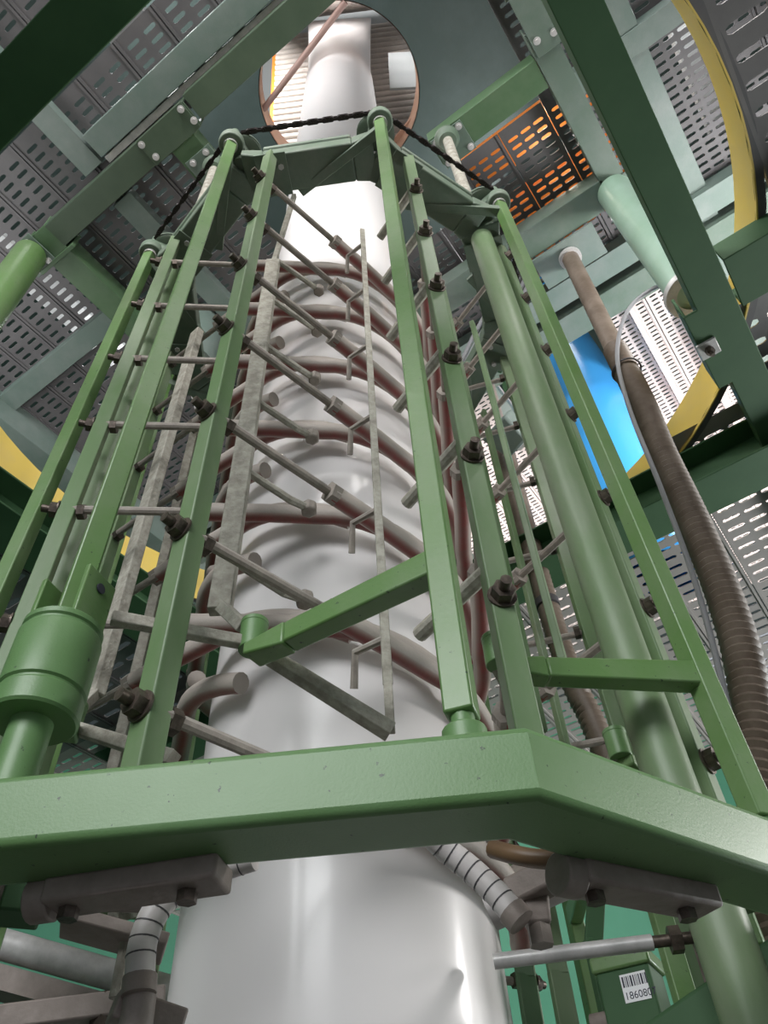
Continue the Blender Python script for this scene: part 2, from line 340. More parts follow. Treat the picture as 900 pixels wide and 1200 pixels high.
# columns from the frame: two big pipes at corners, three spindles carrying the cage
mb = MB(); p = uv(-1.14, 1.99, 0); mb.cyl((p.x, p.y, EYE + 3.54), .115, 2.04, 32)
tag(obj('hanger_pipe', mb, G_PAINT, None, (p.x, p.y, EYE + 3.54)), 'thick green pipe under the bolted frame corner at left edge', 'pipe')
p = uv(1.05, -1.70, 0); ro = thing('hanger_pipe', 'pale green pipe with a flanged end behind the dark diagonal beam', 'pipe', (p.x, p.y, EYE + 3.96))
mb = MB(); mb.cyl((0, 0, .02), .125, 1.62, 32); obj('pipe_body', mb, mat('pale_green_pipe_paint', (.30, .42, .34), .35, 0, (.24, .36, .27), 3, .5), ro)
mb = MB(); mb.lathe([(.09, 0), (.15, 0), (.155, .015), (.155, .04), (.12, .05)], 32, caps=False); obj('flange', mb, STEEL, ro)
for (deg, nm) in ((-32, 'green guide column in front right of the bubble reaching the right hand ceiling plate'), (-154.5, 'guide column at left of the cage under the left ceiling plate'), (85.5, 'guide column behind the bubble')):
    p = pol(.915, deg); r = thing('guide_column', nm, 'column', (p.x, p.y, 0))
    mb = MB(); mb.cyl((0, 0, 0), .056, EYE + 3.86, 28); obj('column_tube', mb, G_POST, r)
    mb = MB(); mb.tube([(0, 0, EYE + 3.86 + k * .011) for k in range(158)], [.03 + .004 * (k % 2) for k in range(158)], 14); obj('threaded_spindle', mb, DUSTY, r)
    mb = MB(); mb.lathe([(.034, 5.52 + EYE), (.06, 5.52 + EYE), (.066, 5.54 + EYE), (.085, 5.56 + EYE), (.085, 5.592 + EYE), (.034, 5.592 + EYE)], 24); obj('spindle_collar', mb, CAST, r)

# dark green platform beams
dk = thing('beam_grid', 'dark green beams crossing below the round platform opening', 'beams', base, GRID)
H3 = EYE + 3.53
beam(dk, (-1.80, 4.0, H3), (-1.80, -4.0, H3), .22, .16, G_DARK, ibeam)
beam(dk, (-1.65, -1.72, H3 - .01), (4.2, -1.72, H3 - .01), .18, .18, G_DARK)
beam(dk, (1.90, 4.0, H3 - .06), (1.90, -4.0, H3 - .06), .30, .28, G_DARK, ibeam)
beam(dk, (-1.65, 2.18, H3 - .04), (4.2, 2.18, H3 - .04), .34, .24, G_DARK, ibeam)
beam(dk, (.78, -1.83, H3 + .02), (.78, -3.9, H3 + .02), .30, .16, G_DARK)
beam(dk, (1.30, -1.64, H3 + .0), (.78, -1.64, H3 + .0), .16, .20, G_DARK)
cl = obj('clamp_plate', MB().box((1.02, -1.60, H3 - .105), (.10, .10, .016)), STEEL, dk, bevel=.003)
b = MB(); b.nut((1.02, -1.60, H3 - .113), (0, 0, -1), .024, .03); b.cyl((1.02, -1.60, H3 - .17), .011, .04, 10); obj('bolt', b, BOLT, cl)

# ------------------------------------------------------------------ film bubble, rollers above
R = .405
prof = [(R, -.65 + .02)] ; prof = [(R * .62, EYE - .78), (R * .9, EYE - .5), (R, EYE - .2)]
HB = 9.9
for k in range(100):
    h = .0 + k * .1; r = R * (1 - .0010 * k) - (.007 if h > 9.45 else 0) + .0016 * math.sin(k * 1.7) * math.sin(k * .37)
    prof.append((r, EYE + h))
mb = MB(); mb.lathe(prof, 72)
n = 72; off = len(mb.v) - n                              # the top: flattened between the boards
rl = prof[-1][0]
for j in range(1, 26):
    t = j / 25; h = HB + 3.4 * t; w = rl * (1 + .30 * t ** 1.2); d = rl * (1 - .97 * t); ring = []
    for k in range(n):
        a = 2 * PI * k / n; c, s_ = math.cos(a), math.sin(a); e = 1 + .25 * t
        ring.append((w * math.copysign(abs(c) ** (1 / e), c), d * math.copysign(abs(s_) ** (1 / e), s_), EYE + h))
    o = len(mb.v); mb.v += ring
    for k in range(n): mb.f.append((o - n + k, o - n + (k+1) % n, o + (k+1) % n, o + k)); mb.mi.append(0)
bub = thing('film_bubble', 'tall white plastic film bubble rising through the middle of the cage', 'film bubble', base)
obj('film', mb, FILM, bub)
mb = MB(); mb.lathe([(R * .3, .35), (.5, .35), (.52, .4), (.52, .72), (.45, .8), (R * .62, .82)], 48, caps=True)
mb.lathe([(.40, 0), (.40, .36)], 40, caps=True)
tag(obj('extruder_die', mb, STEEL, None, loc=base), 'round extruder die below the white bubble', 'die')
# collapsing boards: slatted rollers that lean in above the opening
for s, lab in ((-1, 'slatted roller board leaning over the bubble on its near side'), (1, 'slatted roller board leaning over the bubble on its far side')):
    rb = thing('collapsing_board', lab, 'roller board', base, math.radians(-3))
    mb = MB()
    proto = None
    for k in range(26):
        t = k / 25; z = EYE + 9.75 + 3.9 * t; y = s * ((1.10 if s > 0 else .95) - .88 * t)
        if proto is None:
            proto = obj('roller', MB().tube([(-1.0, 0, 0), (1.0, 0, 0)], .055, 12), ROLL, rb); o = proto
        else: o = proto.copy(); C.objects.link(o); o.parent = rb
        o.location = (0, y, z)
    for x in (-1.03, 1.03):
        obj('side_rail', MB().bar((x, s * 1.17, EYE + 9.75), (x, s * .29, EYE + 13.65), .06, .12), ORANGE if x < 0 else STEEL, rb, bevel=.004)
p = [at(-24.7, 2.43, 9.10), at(-2.3, 1.27, 9.02)]
tag(obj('slant_pipe', MB().tube(p, .032, 12), mat('pinkish_brown_pipe', (.30, .19, .16), .5)), 'thin brown pipe slanting past the bubble top inside the round opening', 'pipe')
tag(obj('roller_arm', MB().bar(at(8.5, 2.70, 9.30), at(18.4, 2.42, 9.30), .07, .05), TAN, bevel=.004), 'tan bar right of the bubble inside the round opening', 'bar')
tag(obj('pale_sheet', MB().bar(at(13.5, 2.45, 10.35), at(15.5, 2.25, 11.2), .34, .03), WALLW, bevel=.004), 'pale sheet hanging by the rollers right of the bubble inside the round opening', 'sheet')
ob = MB(); ob.box((.62, -1.45, EYE + 6.45), (.22, 1.2, .3)); tag(obj('orange_glow_box', ob, ORANGE, None, loc=base, rz=GRID, bevel=.01), 'narrow orange box standing for lamp glow nearest the round opening, seen through slots', 'glow_box')  # the three orange boxes stand in for lamp glow behind the slots
ob = MB(); ob.box((1.25, -1.5, EYE + 6.45), (.5, 1.3, .3)); tag(obj('orange_glow_box', ob, ORANGE, None, loc=base, rz=GRID, bevel=.01), 'orange box standing for lamp glow over the deck, seen through slots right of the hole', 'glow_box')
ob = MB(); ob.box((-2.9, .9, EYE + 6.25), (.7, .7, .3)); tag(obj('orange_glow_box', ob, ORANGE, None, loc=base, rz=GRID, bevel=.01), 'orange box standing for lamp glow over the deck in the upper left corner', 'glow_box')

for (c, d, lab) in (((-2.5, 2.2, EYE + 6.4), (1.6, .30, .12), 'pale box added over the deck above the left corner pipe, whitens its slots'), ((-1.9, .55, EYE + 6.4), (.5, .34, .12), 'short pale box added over the deck left of the bolted splice, whitens its slots'), ((-.6, 2.6, EYE + 6.4), (1.9, .26, .12), 'long pale box added over the deck behind the leftmost posts, whitens its slots'), ((.6, -2.7, EYE + 6.4), (1.8, .3, .12), 'pale box added over the deck beyond the dark diagonal beam, whitens its slots')):
    tag(obj('slot_glow_box', MB().box(c, d), WALLW, None, loc=base, rz=GRID, bevel=.006), lab, 'added box')  # pale boxes added so the deck slots look lit white
# ------------------------------------------------------------------ cage: lower and upper nonagon rings
def nonagon_seg(mb, a, ro, dep, z0, z1):
    ri = ro - dep / math.cos(math.radians(20)); p = [pol(ro, a), pol(ro, a + 40), pol(ri, a + 40), pol(ri, a)]
    return mb.prism([(q.x - CX, q.y - CY) for q in p], z0, z1)
lr = thing('lower_ring', 'heavy green box section ring around the bubble, nearest beam of the cage', 'ring frame', (CX, CY, EYE + .47))
mb = MB(); ro = 1.236; ri = ro - .125; vs = []
for z in (.0, .103):
    for rr in (ro, ri):
        for k in range(9): a = math.radians(-73.3 + 40 * k); vs.append((rr * math.cos(a), rr * math.sin(a), z))
for k in range(9):
    k2 = (k + 1) % 9
    mb.cur = 0
i = lambda z, r_, k: z * 18 + r_ * 9 + k % 9
fs = []
for k in range(9):
    fs += [(i(0,0,k), i(0,0,k+1), i(1,0,k+1), i(1,0,k)), (i(0,1,k+1), i(0,1,k), i(1,1,k), i(1,1,k+1)), (i(0,0,k+1), i(0,0,k), i(0,1,k), i(0,1,k+1)), (i(1,0,k), i(1,0,k+1), i(1,1,k+1), i(1,1,k))]
mb.add(vs, fs); obj('ring_beam', mb, G_RING, lr, bevel=.012, seg=3)
for k in range(9):
    a = -73.3 + 40 * k
    q0 = pol(1.06, a + 6.5) - Vector((CX, CY, EYE)); q1 = pol(1.06, a + 20) - Vector((CX, CY, EYE)); q0.z = q1.z = -.014
    g = obj('rail_bracket', MB().bar(q0, q1, .065, .034), GRIME, lr, bevel=.006)
    for t in (.12, .8):
        c = q0.lerp(q1, t); c.z = -.03; b = MB(); b.nut(c + Vector((0, 0, .012)), (0, 0, -1), .014, .028); obj('bolt', b, BOLT, g)
    c = q0.lerp(q1, -.12); obj('rail_collar', MB().tube([c, q0.lerp(q1, .02)], .03, 18), GRIME, lr, bevel=.003)
ur = thing('upper_ring', 'grey green cast ring with sprockets at the top of the cage', 'ring frame', (CX, CY, EYE + 3.9))
seg0 = None; Z = EYE + 3.9
for k in range(9):
    a = math.radians(A0 + 40 * k); aa = math.radians(A0 + 40 * (k + 1))
    q0 = Vector((.93 * math.cos(a), .93 * math.sin(a), .05)); q1 = Vector((.93 * math.cos(aa), .93 * math.sin(aa), .05))
    mb = MB()
    d = (q1 - q0); n_ = Vector((d.y, -d.x, 0)).normalized()
    mid0, mid1 = q0.lerp(q1, .16), q0.lerp(q1, .84)
    mb.bar(mid0, mid1, .18, .10)
    mb.bar(q0.lerp(q1, .0), mid0, .22, .07, .18, .10); mb.bar(mid1, q0.lerp(q1, 1.0), .18, .10, .22, .07)
    mb.tube([mid0 + Vector((0, 0, .05)) + n_ * .08, mid1 + Vector((0, 0, .05)) + n_ * .08], .022, 10)
    obj('ring_segment', mb, CAST, ur, bevel=.008)
    p1 = q0.lerp(q1, .10); p2 = q0.lerp(q1, .34)
    jp = obj('joint_plate', MB().bar(p1 - Vector((0, 0, .058)), p2 - Vector((0, 0, .058)), .20, .012), CAST, ur, bevel=.002)
    for t in (.2, .8):
        c = p1.lerp(p2, t) - Vector((0, 0, .062)) - n_ * .035 * (1 if t < .5 else -1); obj('bolt', MB().nut(c, (0, 0, -1), .014, .014), STEEL, jp)
    dr = Vector((math.cos(a), math.sin(a), 0))
    c = q0 + dr * .0; lug = MB(); lug.bar(q0 + Vector((0, 0, .06)), q0 + dr * .14 + Vector((0, 0, .14)), .09, .06)
    e = dr * 1.07; lug.lathe([(.036, .10), (.058, .10), (.062, .115), (.062, .15), (.058, .165), (.036, .165), (.036, .10)], 24, (e.x, e.y)); obj('pivot_lug', lug, CAST, ur, bevel=.004)
    s_ = MB(); c = dr * .985; s_.lathe([(.02, .19), (.085, .19), (.095, .195), (.095, .205), (.085, .21), (.085, .225), (.095, .23), (.095, .24), (.02, .24)], 28, (c.x, c.y), caps=True); s_.cyl((c.x, c.y, .06), .03, .14, 14)
    obj('sprocket', s_, CAST, ur)
# drive chain around the sprockets
mb = MB(); zc = EYE + 4.115
for k in range(9):
    a = pol(1.075, A0 + 40 * k + 2.5); b = pol(1.075, A0 + 40 * (k + 1) - 2.5); d = b - a; L = d.length; nn = int(L / .036); d.normalize(); sd = Vector((d.y, -d.x, 0))
    for j in range(nn):
        c = a + d * (L * (j + .5) / nn); c.z = zc; e = .02
        for s in (-1, 1):
            zz = Vector((0, 0, s * (.008 if j % 2 else .014))); mb.bar(c - d * e + zz, c + d * e + zz, .024 if j % 2 else .013, .005)
        mb.cyl((c.x + d.x * .018, c.y + d.y * .018, zc - .014), .012, .028, 8)
tag(obj('drive_chain', mb, CHAINM), 'black roller chain strung between sprockets on the upper ring', 'chain', kind='stuff')

# ------------------------------------------------------------------ cage: guide posts with rods
TD = lambda r, deg: Vector((r * math.cos(math.radians(deg)), r * math.sin(math.radians(deg)), 0))
LOW, HIGH = .60, 3.92
def local(r, deg, h, o): q = pol(r, A0 + deg, h); return q - o
def rod_path(o):
    a = pol(.955, A0 + 10.6) ; ctr = Vector((CX, CY, EYE)); st = a
    dt = .475; r0 = (a - ctr).length; phi = math.degrees(math.acos(dt / r0)); ang = 10.6 + phi
    tan = pol(dt, A0 + ang)
    arc = [pol(dt - .020 * k / 9, A0 + ang - 9 + 5.8 * k, -.105 * (k / 9) ** 1.6) for k in range(10)]
    return st, tan, arc
o0 = pol(.97, A0 + 9.5, 0); o0.z = EYE + LOW
gp = thing('guide_post', 'x', 'post', o0, 0, 'guide posts of the cage')
st, tan, arc = rod_path(o0); dirr = (tan - st).normalized()
frz = math.radians(A0 + 9.5 - 18)
W5 = .050
mb = MB(); mb.box((0, 0, (HIGH - LOW) / 2), (W5, W5, HIGH - LOW), frz); obj('post_tube', mb, G_POST, gp, bevel=.004)
mb = MB(); fv = Vector((math.cos(frz), math.sin(frz), 0)); mb.box(tuple(TD(.05, A0 + 9.5) + Vector((0, 0, .015))), (.09, .06, .012), frz); obj('foot_tab', mb, G_PAINT, gp, bevel=.002)
rb = Vector((o0.x, o0.y, EYE))
sl0 = st.lerp(tan, .46)
mb = MB(); mb.tube([st - dirr * .03 - rb, st.lerp(tan, .5) - rb], .0135, 10)
rod0 = obj('guide_rod', mb, ROD, gp)
sp = [sl0 - rb, st.lerp(tan, .70) - rb] + [q - rb for q in arc]
obj('sleeve', MB().tube(sp, .030, 12), RED, rod0)
sd = Vector((-dirr.y, dirr.x, 0))
mb = MB(); mb.nut(sl0 - dirr * .012 - rb, dirr, .034, .03); obj('sleeve_collar', mb, ROD, rod0)
mb = MB(); mb.nut(-fv * (-W5 / 2), fv, .024, .022); mb.tube([fv * W5 / 2, fv * (W5 / 2 + .052)], .0125, 10); mb.lathe([(.0, 0), (.0001, 0)], 6)
nf = MB(); nf.tube([fv * (W5 / 2), fv * (W5 / 2 + .005)], .031, 16); nf.nut(fv * (W5 / 2 + .005), fv, .0255, .022); nf.tube([fv * (W5 / 2), fv * (W5 / 2 + .052)], .0125, 12)
obj('bolt', nf, BOLT, rod0)
nf = MB(); nf.nut(dirr * W5 * .62, dirr, .025, .022); obj('nut', nf, BOLT, rod0)
mb = MB(); inn = -TD(1, A0 + 9.5 + 12); mb.tube([inn * .02 + Vector((0, 0, .11)), inn * .27 + Vector((0, 0, .11))], .019, 10); obj('spacer', mb, DUSTY, rod0)
H0 = {0: (1.05, .473), -1: (.80, .457), -2: (.91, .455), 1: (.92, .473), 2: (.95, .46), -3: (1.0, .46), 3: (.85, .46), 4: (1.1, .46), -4: (.9, .46)}
GL = {0: 'guide post just right of the front pivot post, with upright nuts on its face', -1: 'guide post left of the bubble, rods crossing the bubble rightwards from it',
      -2: 'guide post between the two leftmost square posts, rods running to the right', 1: 'guide post hidden behind the thick round column, bolt ends showing',
      2: 'narrow guide post behind the cage at right, bolts through both sides', -3: 'guide post at the far left rear of the cage', 3: 'guide post at right rear behind the bubble', 4: 'guide post hidden behind the bubble', -4: 'guide post at left rear beside the bubble'}
posts = []
for s in (0, -1, -2, 1, 2, 3, 4, -3, -4):
    g = gp if s == 0 else copy_tree(gp)
    q = pol(.97, A0 + 9.5 + 40 * s); g.location = (q.x, q.y, EYE + LOW); g.rotation_euler.z = math.radians(40 * s); posts.append((s, g))
for s, g in posts:
    tag(g, GL[s], 'post'); h0, pt = H0[s]
    r0 = [c for c in g.children if c.name.startswith('guide_rod')][0]; k = 0
    if s != 0:
        for c in list(r0.children):
            if c.name.startswith('spacer'): bpy.data.objects.remove(c)
    while h0 + pt * k < 3.86:
        r = r0 if k == 0 else copy_tree(r0, g)
        r.location = (0, 0, h0 + pt * k - LOW); k += 1

# ------------------------------------------------------------------ cage: pivot posts with arms and inner strips
o1 = pol(1.07, A0, 0); o1.z = EYE + .62
pp = thing('pivot_post', 'x', 'post', o1, 0, 'pivot posts of the cage')
frz = math.radians(A0 - 33); TOP = 4.02
def L(r, deg, h): q = pol(r, A0 + deg, h); return q - o1
mb = MB(); mb.box((0, 0, .07 + (TOP - .69) / 2), (W5, W5, TOP - .69), frz); obj('post_tube', mb, G_PAINT, pp, bevel=.004)
mb = MB(); mb.cyl((0, 0, .0), .036, .045, 18); mb.cyl((0, 0, .03), .02, .06, 12); obj('foot_boss', mb, G_RING, pp, bevel=.003)
mb = MB(); mb.tube([(0, 0, TOP - .64), (0, 0, TOP - .44)], .024, 14); obj('top_pin', mb, CAST, pp)
mb = MB(); mb.cyl((0, 0, TOP - .66), .034, .02, 18); obj('top_washer', mb, STEEL, pp)
e = L(.80, -24, 1.03); a = Vector((0, 0, 1.03 - .62))
mid = a.lerp(e, .78); a2 = a + Vector((0, 0, 0)); up = Vector((0, 0, .0))
mb = MB(); mb.bar(a, mid, .048, .062, .046, .052); mb.bar(mid, e, .046, .058, .06, .03); obj('lower_arm', mb, G_PAINT, pp, bevel=.005)
mb = MB(); mb.cyl((e.x, e.y, e.z + .012), .030, .075, 20); mb.cyl((e.x, e.y, e.z + .08), .031, .012, 20); obj('arm_pin', mb, G_RING, pp, bevel=.002)
et = L(.77, -25, 3.92); at_ = Vector((0, 0, 3.90 - .62))
mb = MB(); mb.bar(at_, et, .045, .05, .045, .03); obj('upper_arm', mb, CAST, pp, bevel=.004)
# dusty inner strip carried by the arm tips
def strip_part(hook=True):
    p = L(.737, -33.5, 0); b = L(.79, -26, 1.10)
    pts = [Vector((p.x, p.y, 3.24 - .62)), Vector((p.x, p.y, 1.24 - .62))]
    mb = MB(); z0, z1 = 1.24 - .62, 3.24 - .62
    mb.box((p.x, p.y, (z0 + z1) / 2), (.056, .036, z1 - z0), math.radians(A0 - 33.5 + 90 + 20)); mb.bar((p.x, p.y, z0 + .02), (b.x, b.y, b.z + .02), .03, .03)
    return p, mb
p, mb = strip_part(); st_ = obj('inner_strip', mb, DUSTY, pp, bevel=.003)
mb = MB(); mb.bar(Vector((p.x, p.y, 3.2 - .62)), L(.78, -27, 3.86), .02, .02); obj('strip_link', mb, DUSTY, st_)
for k in range(6):
    h = 1.42 + .37 * k; q0 = L(.735, -33, h); q1 = L(.62, -24, h - .05); q2 = L(.56, -20, h - .03)
    hk = obj('hook', MB().tube([q0, q0.lerp(q1, .6), q1, q2], .0125, 8), DUSTY, st_)
    b = MB(); b.nut(q2 + Vector((0, 0, -.02)), (0, 0, 1), .026, .04); obj('hook_ball', b, ROD, hk, bevel=.006)
# flat link and thin front strip
f0 = L(.79, -24, 1.06); f1 = L(.69, -1.5, .90)
obj('flat_link', MB().bar(f0, f1, .030, .028, .034, .032), DUSTY, pp, bevel=.002)
p = L(.69, -1.5, 0)
mb = MB(); mb.box((p.x, p.y, (1.02 + 3.62) / 2 - .62), (.022, .012, 2.6), math.radians(A0 + 90)); mb.bar((p.x, p.y, 1.02 - .62), (f1.x, f1.y, f1.z + .0), .02, .02)
thin = obj('thin_strip', mb, DUSTY, pp, bevel=.002)
for k in range(6):
    h = 1.15 + .46 * k; q0 = L(.69, -1.5, h); q1 = L(.62, -7, h + .01); q2 = L(.57, -7, h - .06)
    hk = obj('hook', MB().tube([q0, q1, q2], .010, 8), ROD, thin)
PL = {0: 'bright green square pivot post in front of the bubble with an arm reaching left', -1: 'green square pivot post at left rising from the large round bearing', -2: 'pale green square pivot post, leftmost of the cage',
      1: 'green square pivot post at right edge with a short arm toward the bubble', 2: 'pivot post at right rear of the cage', 3: 'pivot post behind the bubble at right', 4: 'pivot post hidden behind the bubble', -3: 'pivot post at left rear of the cage', -4: 'pivot post left of the bubble at the back of the cage'}
roots = {}
for s in (0, -1, -2, 1, 2, 3, 4, -3, -4):
    g = pp if s == 0 else copy_tree(pp)
    q = pol(1.07, A0 + 40 * s); g.location = (q.x, q.y, EYE + .62); g.rotation_euler.z = math.radians(40 * s); roots[s] = g
for s, g in roots.items():
    tag(g, PL[s], 'post')
    for c in list(g.children):
        if s != 0 and c.name.startswith('thin_strip'):
            for d in list(c.children): bpy.data.objects.remove(d)
            bpy.data.objects.remove(c)
        elif s != 0 and c.name.startswith('inner_strip'):
            for d in list(c.children):
                for e_ in list(d.children): bpy.data.objects.remove(e_)
                bpy.data.objects.remove(d)
slim = MB(); sp_ = L(.737, -33.5, 0); slim.box((sp_.x, sp_.y, (1.24 + 3.24) / 2 - .62), (.034, .022, 2.0), math.radians(A0 + 60)); slim_me = None
for s, g in roots.items():
    if s > 0 or s < -2:
        for c in g.children:
            if c.name.startswith('inner_strip'):
                if slim_me is None: so = obj('tmp', slim, G_POST, pp); slim_me = so.data; bpy.data.objects.remove(so)
                c.data = slim_me
g1 = roots[1]
for c in list(g1.children):
    if c.name.startswith('inner_strip'): bpy.data.objects.remove(c)
w_ = at(11.6, 1.62); inv = Matrix.Rotation(-math.radians(40), 3, 'Z')
l_ = inv @ (Vector((w_.x, w_.y, 0)) - Vector((g1.location.x, g1.location.y, 0)))
mb = MB(); mb.box((l_.x, l_.y, (.98 + 3.3) / 2 - .62), (.042, .022, 2.32), math.radians(A0 + 60)); obj('inner_strip', mb, G_POST, g1, bevel=.003)
obj('cross_link', MB().bar(Vector((-.574, 1.186, 2.66)) - o1, Vector((-.30, 1.30, 2.66)) - o1, .022, .028), DUSTY, pp, bevel=.003)
# the bearing housing of the left pivot post
q = pol(1.07, A0 - 40); bz = thing('bearing_housing', 'large round green bearing housing at the lower left on a short pipe', 'bearing', (q.x, q.y, EYE + .57))
mb = MB(); mb.lathe([(.03, .20), (.072, .20), (.076, .205), (.076, .245), (.072, .25), (.072, .254), (.0765, .258), (.0765, .375), (.074, .38), (.070, .384), (.070, .388), (.074, .392), (.074, .402), (.068, .408), (.03, .408)], 40, caps=True); obj('housing', mb, G_RING, bz)
mb = MB(); mb.cyl((0, 0, .0), .036, .22, 24); obj('stub_pipe', mb, G_RING, bz)
for s in (-1, 1):
    d = TD(.052 * s, -25 + 6); mb = MB(); mb.box((d.x, d.y, .455), (.012, .085, .14), math.radians(-25 + 6)); t = obj('clamp_cheek', mb, G_PAINT, bz, bevel=.003)
    dd = TD(.059 * s, -25 + 6); mb = MB(); mb.tube([dd + Vector((0, 0, .49)), dd + TD(.003 * s, -19) + Vector((0, 0, .49))], .011, 14); obj('clamp_hole', mb, INK, t)

# ------------------------------------------------------------------ blue film bubble of the next line, hoses, cables
q = at(25.4, 4.55); mb = MB(); mb.lathe([(.30, EYE + 3.70), (.37, EYE + 3.74), (.375, EYE + 4.2), (.395, EYE + 5.0), (.385, EYE + 5.6), (.355, EYE + 6.2), (.31, EYE + 6.8), (.26, EYE + 7.4), (.2, EYE + 8.0), (.12, EYE + 8.5), (.02, EYE + 8.7)], 64)
bl = thing('film_bubble', 'bright blue film bubble of the next line behind the right hand posts', 'film bubble', (q.x, q.y, 0)); o = obj('film', mb, BLUE, bl, smooth=60)
mb = MB(); mb.lathe([(.3725, EYE + 3.76), (.3775, EYE + 4.2), (.3975, EYE + 5.0), (.3875, EYE + 5.6), (.3575, EYE + 6.2), (.3125, EYE + 6.8), (.2625, EYE + 7.4)], 4, arc=(math.radians(-24), math.radians(-10))); obj('edge_highlight', mb, PINK, bl, smooth=60)  # pink backlit highlight at the film edge, painted as a strip
def spline(P, n=10):
    P = [Vector(p) for p in P]; out = []
    for i in range(len(P) - 1):
        a, b, c, d = P[max(i-1, 0)], P[i], P[i+1], P[min(i+2, len(P)-1)]
        for k in range(n):
            t = k / n; out.append(.5 * ((2*b) + (c - a)*t + (2*a - 5*b + 4*c - d)*t*t + (3*b - a - 3*c + d)*t*t*t))
    return out + [P[-1]]
def resample(P, step):
    out = [P[0]]; acc = 0
    for a, b in zip(P, P[1:]):
        L_ = (b - a).length; t = step - acc
        while t <= L_: out.append(a.lerp(b, t / L_)); t += step
        acc = (acc + L_) % step if L_ + acc >= step else acc + L_
    return out
up_ = Vector((0, 0, EYE))
def ribbed(path, r, rib, step):
    P = resample(spline(path), step); return MB().tube(P, [r if k % 2 else r - rib for k in range(len(P))], 16)
hr = thing('corrugated_hose', 'thick brown corrugated hose hanging at right from a plate under the beam', 'hose', (1.5, 2.5, EYE + 1.2))
og = (1.5, 2.5, EYE + 1.2)
pts = [Vector(p) + up_ for p in ((1.505, 2.502, 4.2), (1.489, 2.489, 3.6), (1.455, 2.486, 3.1), (1.435, 2.474, 2.637), (1.401, 2.459, 2.186), (1.351, 2.452, 1.82), (1.273, 2.46, 1.488), (1.195, 2.477, 1.242), (1.10, 2.50, .9), (1.06, 2.52, .3))]
obj('hose_body', ribbed(pts, .076, .015, .0185), HOSE, hr, og, smooth=70)
obj('pipe_stub', MB().tube([Vector((1.529, 2.499, 5.57 + EYE)), Vector((1.505, 2.502, 4.2 + EYE))], .062, 24), HOSE, hr, og)
mb = MB(); mb.lathe([(.062, 0), (.085, 0), (.085, .03), (.062, .03)], 24, (1.529, 2.499)); mb.v = [(x, y, z + EYE + 5.53) for x, y, z in mb.v]; obj('pipe_collar', mb, STEEL, hr, og)
q = (Vector((1.529, 2.499, 0)) - Vector((CX, CY, 0))); tag(obj('hose_plate', MB().box((1.529, 2.499, EYE + 5.578), (.5, .28, .02), GRID + PI / 2), G_MID, None, (1.529, 2.499, EYE + 5.578)), 'flat plate under the beam that the thick corrugated hose hangs from', 'plate')
hr = thing('corrugated_hose', 'dark corrugated hose hanging behind the cage rods right of the bubble', 'hose', (.95, 3.57, EYE + 1.2)); og = (.95, 3.57, EYE + 1.2)
obj('hose_body', ribbed([Vector(p) + up_ for p in ((.951, 3.576, 4.9), (.946, 3.577, 4.298), (.949, 3.576, 3.583), (.957, 3.574, 2.992), (.981, 3.568, 2.492), (1.028, 3.554, 2.159), (1.10, 3.53, 1.2))], .070, .013, .0185), HOSE, hr, og, smooth=70)
obj('tie_band', MB().cyl((.955, 3.575, EYE + 3.05), .074, .05, 20), AIRL, hr, og)
cb = thing('cable', 'grey cable looping out of the flanged pipe and down along the thick hose', 'cable', (1.45, 2.4, EYE + 1.5)); og = (1.45, 2.4, EYE + 1.5)
obj('sheath', MB().tube(spline([Vector(p) + up_ for p in ((1.823, 2.059, 4.14), (1.744, 2.191, 4.36), (1.583, 2.31, 4.308), (1.437, 2.397, 3.95), (1.375, 2.435, 3.45), (1.335, 2.43, 2.8), (1.285, 2.43, 2.15), (1.19, 2.42, 1.55), (1.07, 2.44, .9))]), .013, 10), GREYC, cb, og)
obj('cable_tie', MB().lathe([(.084, 0), (.09, .0), (.09, .02), (.084, .02)], 20, (1.475, 2.488)).__class__().tube([Vector((1.50 + .085 * math.cos(t / 10 * PI), 2.49 + .085 * math.sin(t / 10 * PI), EYE + 3.92)) for t in range(21)], .006, 6), AIRL, cb, og)
def air(label, pts, r=.021):
    P = spline([Vector(p) + up_ for p in pts], 12); t = thing('air_hose', label, 'hose', P[0]); obj('hose_body', MB().tube(P, r, 16), AIR, t, P[0])
    Q = resample(P, .022)
    for a, b in list(zip(Q, Q[1:]))[1:]:
        d = (b - a).normalized(); obj('rib', MB().tube([a, a + d * .0022], r + .0007, 16), AIRL, t, P[0])
    d = (P[-1] - P[-2]).normalized(); obj('hose_end', MB().tube([P[-1] - d * .004, P[-1] + d * .02], r + .003, 14), GRIME, t, P[0]); return t
air('white ribbed air hose under the ring at right of the bubble', ((.0, 1.24, .64), (.06, 1.285, .59), (.104, 1.296, .553), (.139, 1.293, .512), (.162, 1.289, .478)), .021)
air('white ribbed air hose curving down under the ring at left of the bubble', ((-.25, 1.25, .575), (-.31, 1.262, .565), (-.36, 1.25, .54), (-.392, 1.24, .50), (-.405, 1.237, .45), (-.40, 1.237, .40)), .022)
E_ = Vector((0, 0, EYE))
def T(*p): return Vector(p) + E_
t = thing('feed_pipe', 'brown bent pipe under the ring corner right of the bubble', 'pipe', T(.16, 1.14, .49)); obj('pipe_run', MB().tube(spline([T(.135, 1.20, .54), T(.165, 1.17, .515), T(.20, 1.155, .50), T(.26, 1.145, .492)]), .014, 12), mat('brown_oxide_pipe', (.16, .095, .05), .45), t, T(.16, 1.14, .49))
t = thing('hose_bracket', 'grimy cast bracket holding the air hose end under the ring corner', 'bracket', T(.2, 1.33, .45)); og = T(.2, 1.33, .45)
obj('bracket_arm', MB().bar(T(.17, 1.335, .52), T(.33, 1.25, .555), .05, .045), GRIME, t, og, bevel=.006)
